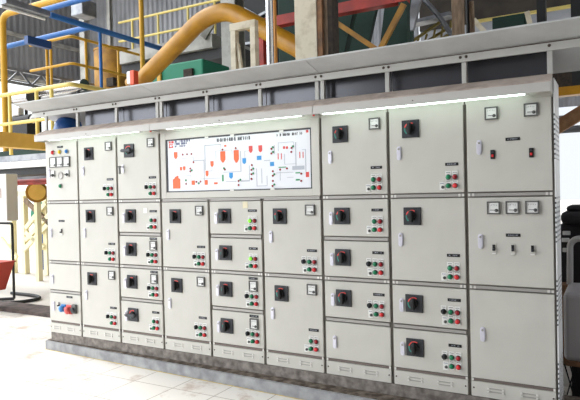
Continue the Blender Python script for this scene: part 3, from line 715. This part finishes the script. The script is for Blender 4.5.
T = thing('dark_equipment', ((a.x+c.x)/2, 8.3, 0), 'near-black steel bunker with pale braces behind the wide pale column', 'equipment')
MB().box(a.x, c.x, y0, 8.9, 0, 8.6, 'blacksteel', .03).build('casing', T)  # dark block added to fill the near-black background behind the column
for p, q in (((240, 6), (268, 22)), ((240, 26), (266, 12)), ((206, 62), (230, 52)), ((206, 52), (230, 44)), ((244, 44), (268, 40))):
    MB().bar(PY(*p, y0-.05), PY(*q, y0-.05), .05, .06, 'galv').build('brace', T)
# emerald hopper under it
a = PY(146, 67, 3.4); c = PY(199, 57, 3.4)
T = thing('emerald_casing', ((a.x+c.x)/2, 3.8, 0), 'emerald green machine casing under the ochre pipe', 'machine')
MB().box(a.x, c.x, 3.5, 4.3, 0, c.z, 'teal', .03).build('casing', T)
MB().box(a.x+.2, a.x+.28, 3.46, 3.5, 0, c.z-.1, 'orange').build('rib', T)
MB().box(c.x-.4, c.x-.2, 3.45, 3.5, c.z-.5, c.z-.15, 'dkbrown', .01).build('hatch', T)
# white goalpost frame
y0 = 1.2; l = PY(234.5, 30, y0).x; r_ = PY(254, 25, y0).x; zt = PY(245, 25.5, y0).z
T = thing('pipe_support_frame', ((l+r_)/2, y0, 0), 'chipped white goalpost frame standing under the ochre pipe', 'support frame')
for x in (l, r_): MB().box(x-.035, x+.035, y0-.04, y0+.04, 0, zt-.045, 'offw', .004).build('upright', T)
MB().box(l-.045, r_+.035, y0-.04, y0+.04, zt-.0445, zt+.04, 'offw', .004).build('crossbar', T)
MB().bar((l+.045, y0, zt-.2), (l+.12, y0, zt-.75), .03, .04, 'offw').build('brace', T)
# shiny pipes
a = PY(269.8, 30, 1.0); MB().cyl((a.x, 1.0, 0), (a.x, 1.0, 9), .04, 'steel', 18).build('steel_pipe', None, 'shiny stainless pipe rising left of the weathered cream column', 'pipe')
a = PY(275.3, 30, 1.1); MB().cyl((a.x, 1.1, 0), (a.x, 1.1, 9), .017, 'copper', 14).build('rusty_pipe', None, 'thin rusty orange pipe touching the stainless pipe', 'pipe')
# weathered cream column
a = PY(295, 40, .85); c = PY(319, 40, .85)
T = thing('weathered_column', ((a.x+c.x)/2, .95, 0), 'weathered cream column with brown side rising behind the canopy middle', 'column')
MB().box(a.x, c.x-.025, .85, 1.0, 0, 9.2, 'offw', .004).build('cream_face', T)
MB().box(c.x-.0245, c.x+.03, .86, .95, 0, 9.2, 'brown').build('brown_flange', T)
MB().box(c.x+.031, c.x+.075, .9, 1.05, 0, 9.2, 'postb').build('conduit', T)
MB().box(c.x+.076, c.x+.125, .9, 1.06, 0, 9.2, 'dkbrown').build('rusty_web', T)
b = MB(); rnd = random.Random(3)
for i in range(26):
    x = a.x-.06+rnd.random()*.3; z = sof(.3)+.0; yy = rnd.uniform(-.2, .05); s = rnd.uniform(.012, .028)
    b.lathe((x, yy, sof(yy)+.0125), (0, 0, 1), [(s, 0), (s*.9, s*.5), (s*.3, s*.8)], 'dkbrown', 7)
b.build('debris', None, 'clumps of dark dirt lying on the canopy at the cream column', 'debris', kind='stuff')
# red frame
y0 = 3.6
a = PY(263, 30, y0); c = PY(262, 22, y0); d = PY(408, -3, y0); zb = PY(350, 8, y0).z
GT = T = thing('red_gantry', (a.x, y0, 0), 'red painted steel gantry behind the cream column', 'gantry')
MB().box(a.x-.06, d.x, y0-.08, y0+.08, zb-.075, zb+.08, 'rbeam').build('beam', T)
MB().box(a.x-.04, a.x+.04, y0-.07, y0+.07, 0, zb-.076, 'rbeam').build('upright', T)
MB().box(d.x-.12, d.x, y0-.07, y0+.07, 0, zb-.076, 'mgreen').build('upright', T)
# dark green machine
y0 = 4.2
a = PY(278, 40, y0); c = PY(352, 40, y0)
GM = T = thing('green_machine', ((a.x+c.x)/2, 5, 0), 'huge dark green machine behind the red gantry', 'machine')
MB().box(a.x, PY(326, 40, y0).x, y0, 5.6, 0, 7.6, 'mgreen', .03).build('casing', T)
def slab(us, y, th, lab=None):
    z0, z1 = us
    pts = [PY(u, v, y) for u, v in (z0[0], z0[1], z1[1], z1[0])]
    MB().prism([(p.x, p.z) for p in pts], 'y', y, y+th, 'mgreen').build('chute', T)
slab((((322, 62), (342, 62)), ((322, -6), (357, -6))), y0-.02, .1)
slab((((347, 62), (364, 62)), ((361, -6), (379, -6))), y0-.02, .1)
slab((((378, 62), (412, 60)), ((386, -6), (412, -6))), y0-.02, .1)
for (p, q) in (((331, 19), (376, 49)), ((404, 4), (380, 50))):
    y1 = 3.45 if p[0] < 400 else 3.3
    MB().bar(PY(*p, y1), PY(*q, y1)+(PY(*q, y1)-PY(*p, y1))*.5, .06, .07, 'ochredk').build('tie_bar', GT, 'amber diagonal tie bar')
pts = [PY(u, v, 4.0) for u, v in ((407, 30), (413, 30), (421, -4), (412, -4))]
MB().prism([(p.x, p.z) for p in pts], 'y', 4.0, 4.08, 'galv').build('edge_strip', GM, 'pale inclined steel strip')
# stair with yellow lattice
T = thing('steel_stair', (PY(425, 35, 5.5).x, 5.5, 0), 'yellow railed stair climbing behind the right canopy', 'stair')
for k, (p, q) in enumerate((((404, 47), (449, 16)), ((415, 49), (458, 22)), ((430, 46), (462, 26)))):
    MB().bar(PY(*p, 5.3+.2*k), PY(*q, 5.3+.2*k), .03, .045, 'olive').build('rail', T)
b = MB()
for u in range(408, 456, 8): b.bar(PY(u, 46, 5.4), PY(u+3, 47-(u-400)*.55, 5.4), .03, .03, 'olive')
b.build('baluster', T)
for u in (410, 450): 
    q = PY(u, 44, 5.45); MB().box(q.x-.05, q.x+.05, 5.4, 5.5, 0, q.z+.1, 'blacksteel').build('leg', T)
MB().bar(PY(404, 26, 5.2), PY(452, 15, 5.2), .25, .06, 'galv').build('landing', T)
MB().tube([PY(423, -2, 4.6), PY(440, 17, 4.6), PY(456, 42, 4.6)], .04, 'galv', 10, .2).build('bent_conduit', None, 'grey bent conduit crossing left of the brown column', 'conduit')
# brown column and pipes
a = PY(451.5, 20, 1.6); c = PY(461.5, 20, 1.6)
MB().box(a.x, c.x, 1.6, 1.75, 0, 9.2, 'postb', .01).build('brown_column', None, 'rusty brown column rising behind the right half of the canopy', 'column')
a = PY(464.5, 20, 1.7); MB().cyl((a.x+.02, 1.82, 0), (a.x+.02, 1.82, 9.2), .03, 'blacksteel').build('black_pipe', None, 'black vertical pipe right beside the rusty brown column', 'pipe')
a = PY(470, 5, 1.8); c = PY(473, 60, 1.8)
MB().tube([(c.x, 1.8, 0), (c.x, 1.8, PY(473, 20, 1.8).z), (a.x+.03, 1.72, PY(470, 4, 1.8).z)], .024, 'postb', 10, .1).build('bent_pipe', None, 'thin brown pipe bending towards the black pipe', 'pipe')
# green panel and white struts
y0 = 3.2
a = PY(492, 18, y0); c = PY(526, 28, y0)
T = thing('green_cabinet', ((a.x+c.x)/2, y0+.2, 0), 'plain dark green cabinet behind the right of the canopy', 'cabinet')
MB().box(a.x, c.x, y0, y0+.4, 0, PY(510, 15, y0).z, 'mgreen', .01).build('casing', T)
MB().box(a.x+.02, c.x-.02, y0-.012, y0-.001, 1, PY(510, 15, y0).z-.04, 'mgreen', .004).build('door', T)
for p, q, k, lab in (((474, 20), (488, 36), .6, 'cream strut leaning left of the dark green cabinet'), ((527, 12), (531, 28), .8, 'cream strut at the right edge of the dark green cabinet')):
    a = PY(*p, 2.9); c = PY(*q, 2.9); c = c+(c-a)*k
    T = thing('cream_strut', (c.x, 2.9, 0), lab, 'strut', 'cream struts')
    MB().bar(a, c, .055, .06, 'offw').build('strut', T); MB().box(c.x-.04, c.x+.04, 2.86, 2.94, 0, c.z+.02, 'offw').build('leg', T)
for u, w, lab in ((541, .1, 'black post right of the dark green cabinet'), (576, .14, 'black post at the upper right edge of the view')):
    a = PY(u, 10, 3.4); yb, zb = (3.35, 0) if u < 560 else (5.22, PY(568, 91, 5.2).z+.071); a = PY(u, 10, yb); MB().box(a.x-w/2, a.x+w/2, yb, yb+.15, zb, 9.2, 'blacksteel').build('black_post', None, lab, 'post', 'black posts at upper right')
y0 = 7.5
zz = PY(550, 9, y0).z
MB().box(PY(470, 10, y0).x, 9, y0, y0+.1, zz-.02, zz+.025, 'yellow').build('roof_purlin', None, 'thin yellow purlin crossing at the upper right', 'purlin')
b = MB()
for i in range(7): b.bar((-8+2.6*i, -1.5, 8.1), (-6.7+2.6*i, -1.5, 8.9), .08, .08, 'blacksteel'); b.bar((-6.7+2.6*i, -1.5, 8.9), (-5.4+2.6*i, -1.5, 8.1), .08, .08, 'blacksteel')
# ------------------------------------------------------------------ right of the switchboard
z1 = PY(568, 91, 5.2).z
MB().box(PY(545, 90, 5.2).x, 9, 5.2, 5.4, z1-.06, z1+.07, 'ochre').build('ochre_beam', None, 'ochre beam seen past the right end of the canopy', 'beam')
a = PY(560, 101, 6); 
struct('wall_back_screen', corrugated(3.9, 10, PY(570, 106, 6).z, PY(570, 94, 6).z, 6, 'y', 'corr', .14, .03))
a = PY(540, 138, 4); c = PY(592, 106, 4); c = c+(c-a)*.4
T = thing('inclined_beam', (c.x, 4, 0), 'rusty inclined beam crossing right of the switchboard end', 'beam')
MB().bar(a, c, .1, .17, 'tan').build('beam', T); MB().box(c.x-.06, c.x+.06, 3.95, 4.05, 0, c.z-.05, 'tan').build('leg', T)
T = thing('pipe_rack', (PY(575, 122, 4.6).x, 4.6, 0), 'pale horizontal pipe rail behind the rusty inclined beam', 'rail')
for v in (118, 129):
    q = PY(575, v, 4.6); MB().tube([(q.x-.35, 4.6, q.z), (q.x+3, 4.6, q.z)], .05, 'galv', 12).build('rail', T)
q = PY(575, 116, 4.6); MB().box(q.x+1, q.x+1.1, 4.62, 4.7, 0, q.z, 'galv').build('upright', T)
# engine, enamel tank, grating
y0 = 1.9
def e(u, v): return PY(u, v, y0)
T = thing('engine', (e(580, 250).x, y0+.4, 0), 'dark engine block with a pale arched pipe right of the switchboard', 'engine')
x0 = e(558, 250).x; x1 = 8
MB().box(x0, x1, y0+.1, y0+.9, 0, e(570, 225).z, 'machine', .03).build('block', T)
MB().box(e(561, 250).x, x1, y0, y0+.7, e(570, 224).z, e(570, 212).z, 'machine', .04).build('head', T)
MB().box(e(566, 250).x, x1-.3, y0+.1, y0+.6, e(570, 212).z, e(570, 206).z, 'machine', .03).build('cover', T)
for v, u in ((233, 566), (240, 565), (250, 566)): 
    q = PY(u, v, y0+.08); MB().box(q.x-.03, q.x+.04, y0+.06, y0+.099, q.z-.02, q.z+.02, 'white', .006).build('fitting', T)
MB().tube([e(570, 292), e(570, 244), e(575, 239), e(600, 237)], .03, 'greybox', 12, .1).build('arched_pipe', T)
q = e(570, 284); MB().box(x0+.01, x1, y0-.1, y0+.95, 0, q.z, 'brown').build('bedplate', T)
y0 = .72
T = thing('enamel_tank', (6.4, y0+.3, 0), 'pale grey enamel tank on a mesh base beside the right end cabinet', 'tank')
xa = PY(563.5, 330, y0).x
MB().box(xa, 7.4, y0, y0+.6, PY(570, 362, y0).z, PY(570, 293, y0).z, 'tankg', .04, 3).build('shell', T)
MB().box(xa+.02, 7.38, y0-.004, y0+.02, PY(570, 366, y0).z, PY(570, 361, y0).z, 'brown').build('rust_line', T)
zt = PY(570, 366, y0).z; b = MB()
for i in range(46):
    x = xa+.04*i; b.bar((x, y0+.02, 0.0), (x+.04*2, y0+.02, zt), .01, .008, 'blacksteel'); b.bar((x+.08, y0+.034, 0.0), (x, y0+.034, zt), .01, .008, 'blacksteel')
b.build('mesh_base', T)
MB().box(xa+.05, 7.3, y0+.06, y0+.5, 0, zt, 'machine').build('inner_base', T)
# ------------------------------------------------------------------ left of the switchboard
# ochre girder, conveyor, red pipe
xg = PY(37, 110, 1.75).x
a = PX(0, 140, xg); zt = PX(20, 134, xg).z; zb = PX(20, 148.5, xg).z
T = thing('ochre_girder', (xg, 2, 0), 'deep ochre girder at the left end of the switchboard', 'girder')
MB().box(xg-.1, xg+.1, .2, 3.6, zb, zt, 'girder', .008).build('beam', T)
MB().box(xg-.07, xg+.07, 3.45, 3.59, 0, zb, 'yellow').build('column', T)
MB().box(xg-.07, xg+.07, .21, .35, 0, zb, 'yellow').build('column', T)
y0 = 2.3
zt = PY(20, 155, y0).z
T = thing('conveyor', (-3, y0+.25, 0), 'grey sided conveyor running left behind the control box', 'conveyor')
x1 = PY(58, 160, y0).x
MB().box(-7, x1, y0, y0+.04, PY(20, 161, y0).z, zt, 'galv').build('side_plate', T)
MB().box(-7, x1, y0, y0+.03, zt, PY(20, 150, y0).z, 'mgreen').build('guard', T)
MB().box(-7, x1, y0-.03, y0+.5, PY(20, 168, y0).z, PY(20, 161.5, y0).z, 'white').build('tray', T)
MB().box(-7, x1, y0+.05, y0+.55, PY(20, 175, y0).z, PY(20, 168.5, y0).z, 'blacksteel').build('frame', T)
for x in (-5, x1-.1): MB().box(x-.04, x+.04, y0+.2, y0+.28, 0, PY(20, 175, y0).z, 'yellow').build('leg', T)
ym = 2.44; zc = PY(20, 161.5, 2.3).z
a = PY(12, 122, ym); c = PY(33, 122, ym)
T = thing('drive_motor', ((a.x+c.x)/2, ym, zc), 'dark drive motor with pale end caps above the ochre girder', 'motor')
MB().cyl((a.x, ym, a.z), (c.x, ym, a.z), .1, 'machine', 22).build('casing', T)
MB().cyl((c.x+.001, ym, a.z), (c.x+.06, ym, a.z), .075, 'greybox', 22).build('end_cap', T)
MB().box(a.x+.1, a.x+.3, ym-.07, ym+.05, a.z+.09, a.z+.24, 'greybox', .02).build('terminal_box', T)
MB().box(a.x+.05, c.x-.05, ym-.09, ym+.09, zc, a.z-.07, 'blacksteel').build('pedestal', T)
y0 = 3.0
q = PY(30, 182, y0)
MB().tube([(-7, y0, q.z), (x1-.1, y0, q.z)], .06, 'rbeam', 12).build('red_pipe', None, 'red horizontal pipe under the grey conveyor', 'pipe')
MB().box(q.x-1.2, q.x+.8, y0+.3, y0+.4, q.z+.05, q.z+.3, 'galv').build('cable_tray', None, 'grey cable tray behind the red pipe', 'tray')
q = PY(37, 192, 3.4)
T = thing('flanged_pipe', (q.x, 3.6, 0), 'ochre flanged pipe end pointing out beneath the red pipe', 'pipe')
MB().lathe((q.x, 3.4, q.z), (-.8, .55, 0), [(.17, 0), (.17, .5)], 'girder', 24).build('pipe', T)
MB().lathe((q.x, 3.4, q.z), (-.8, .55, 0), [(.22, .03), (.22, .1)], 'ochredk', 24).build('flange', T)
MB().box(q.x-.25, q.x-.15, 3.5, 3.6, 0, q.z-.16, 'pale').build('stand', T)
# pale yellow trestle
y0 = 4.2
T = thing('trestle', (PY(35, 230, y0).x, y0, 0), 'pale yellow braced trestle left of the switchboard end', 'trestle')
for u in (24, 46, 12):
    q = PY(u, 196, y0); MB().box(q.x-.06, q.x+.06, y0-.06, y0+.06, 0, q.z, 'pale').build('leg', T)
zt = PY(24, 196, y0).z
MB().box(PY(8, 196, y0).x, PY(52, 196, y0).x, y0-.07, y0+.07, zt, zt+.12, 'pale').build('cap_beam', T)
for p, q in (((25, 200), (52, 226)), ((26, 240), (50, 214)), ((26, 228), (46, 203)), ((26, 232), (44, 248)), ((1, 238), (17, 258)), ((24, 250), (50, 222))):
    MB().bar(PY(*p, y0-.1), PY(*q, y0-.1), .06, .1, 'pale' if p[1] != 200 else 'postb').build('brace', T)
q = PY(38, 215, 4.8)
T = thing('teal_pump', (q.x, 5, 0), 'teal pump casing seen through the pale yellow trestle', 'pump')
MB().lathe((q.x, 4.8, q.z), (0, 1, 0), [(.28, 0), (.32, .05), (.32, .45), (.2, .5)], 'teal', 24).build('casing', T)
MB().box(q.x-.2, q.x+.2, 4.85, 5.2, 0, q.z-.2, 'navy').build('pedestal', T)
q = PY(36, 238, 5.2); MB().box(q.x-.5, q.x+.5, 5.6, 6.2, 0, q.z+.1, 'machine', .02).build('gearbox', None, 'low dark gearbox behind the teal pump', 'gearbox')
# control box on black stand, red hopper
bx, by = -2.75, 1.75
q1 = PY(17.5, 173, by+.22); q0 = PY(0, 221, by)
T = thing('control_box', (q1.x-.3, by+.1, 0), 'grey control box on a black tube stand at the left edge', 'control box')
MB().box(q1.x-.62, q1.x, by, by+.22, PY(10, 221, by).z, PY(10, 173.5, by).z, 'greybox', .012).build('enclosure', T)
MB().box(q1.x-.28, q1.x-.14, by-.006, by-.0005, PY(5, 198, by).z, PY(5, 188, by).z, 'dusty').build('label_plate', T)
zl = PY(10, 222, by).z
b = MB(); b.tube([(q1.x-.6, by+.1, 0.03), (q1.x-.6, by+.1, zl-.03), (q1.x-.015, by+.1, zl-.03), (q1.x-.015, by+.1, 0.03)], .022, 'blacksteel', 10, .05); b.build('stand', T)
MB().tube([(q1.x-.6, by+.1, .6), (q1.x-.02, by+.1, .6)], .018, 'blacksteel', 10).build('crossbar', T)
MB().tube([(q1.x-.6, by-.35, .03), (q1.x-.15, by-.33, .03), (q1.x+.4, by-.1, .03), (q1.x+.45, by+.3, .03), (q1.x+.1, by+.45, .03), (q1.x-.6, by+.45, .03)], .028, 'blacksteel', 10, .25).build('base_loop', T)
MB().tube([(q1.x-.5, by-.3, .03), (q1.x-.015, by+.1, .03)], .026, 'blacksteel', 10).build('base_bar', T)
MB().tube([(q1.x-.36, by-.01, zl-.01), (q1.x-.3, by-.03, zl-.25), (q1.x-.42, by-.02, zl-.3), (q1.x-.5, by, zl-.02)], .012, 'blacksteel', 8, .08).build('cable', T)
hy = by-.44
a = [PY(-14, 262, hy-.2), PY(5, 263, hy-.2), PY(-4, 291, hy-.2), PY(-14, 291, hy-.2)]
T = thing('red_hopper', (a[0].x+.1, hy-.1, 0), 'red tapered hopper bin by the control box stand', 'hopper')
MB().prism([(p.x, p.z) for p in a], 'y', hy-.36, hy-.04, 'hopper').build('bin', T)
MB().box(a[0].x-.03, a[1].x+.01, hy-.38, hy-.02, a[0].z+.0005, a[0].z+.02, 'hopper').build('rim', T)
MB().box(a[3].x+.02, a[3].x+.12, hy-.3, hy-.1, 0, a[3].z, 'blacksteel').build('foot', T)
# ------------------------------------------------------------------ light
w = bpy.data.worlds.new('daylight'); S.world = w; w.use_nodes = True
nt = w.node_tree; bg = nt.nodes['Background']; 
# hazy daylight sky, brightest towards the sun on the open left side
tc = nt.nodes.new('ShaderNodeTexCoord'); dt = nt.nodes.new('ShaderNodeVectorMath'); dt.operation = 'DOT_PRODUCT'
L_ = Vector((-.8, -.42, .42)).normalized(); dt.inputs[1].default_value = L_
mr = nt.nodes.new('ShaderNodeMapRange'); mr.interpolation_type = 'SMOOTHSTEP'
mr.inputs['From Min'].default_value = .2; mr.inputs['From Max'].default_value = 1; mr.inputs['To Min'].default_value = 1.1; mr.inputs['To Max'].default_value = 5.0
nt.links.new(tc.outputs['Generated'], dt.inputs[0]); nt.links.new(dt.outputs['Value'], mr.inputs['Value'])
nt.links.new(mr.outputs['Result'], bg.inputs['Strength'])
bg.inputs['Color'].default_value = (.92, .965, 1, 1)
sd = bpy.data.lights.new('sun', 'SUN'); sd.energy = 2.5; sd.angle = math.radians(14); sd.color = (1, .985, .96)
so = bpy.data.objects.new('sun', sd); COL.objects.link(so); so.location = (-12, 3, 14)
so.rotation_euler = Vector((1, -.12, -1.5)).to_track_quat('-Z', 'Y').to_euler()
vs = S.view_settings; vs.view_transform = 'Standard'; vs.look = 'None'; vs.exposure = -0.1; vs.gamma = 1; vs.use_curve_mapping = False
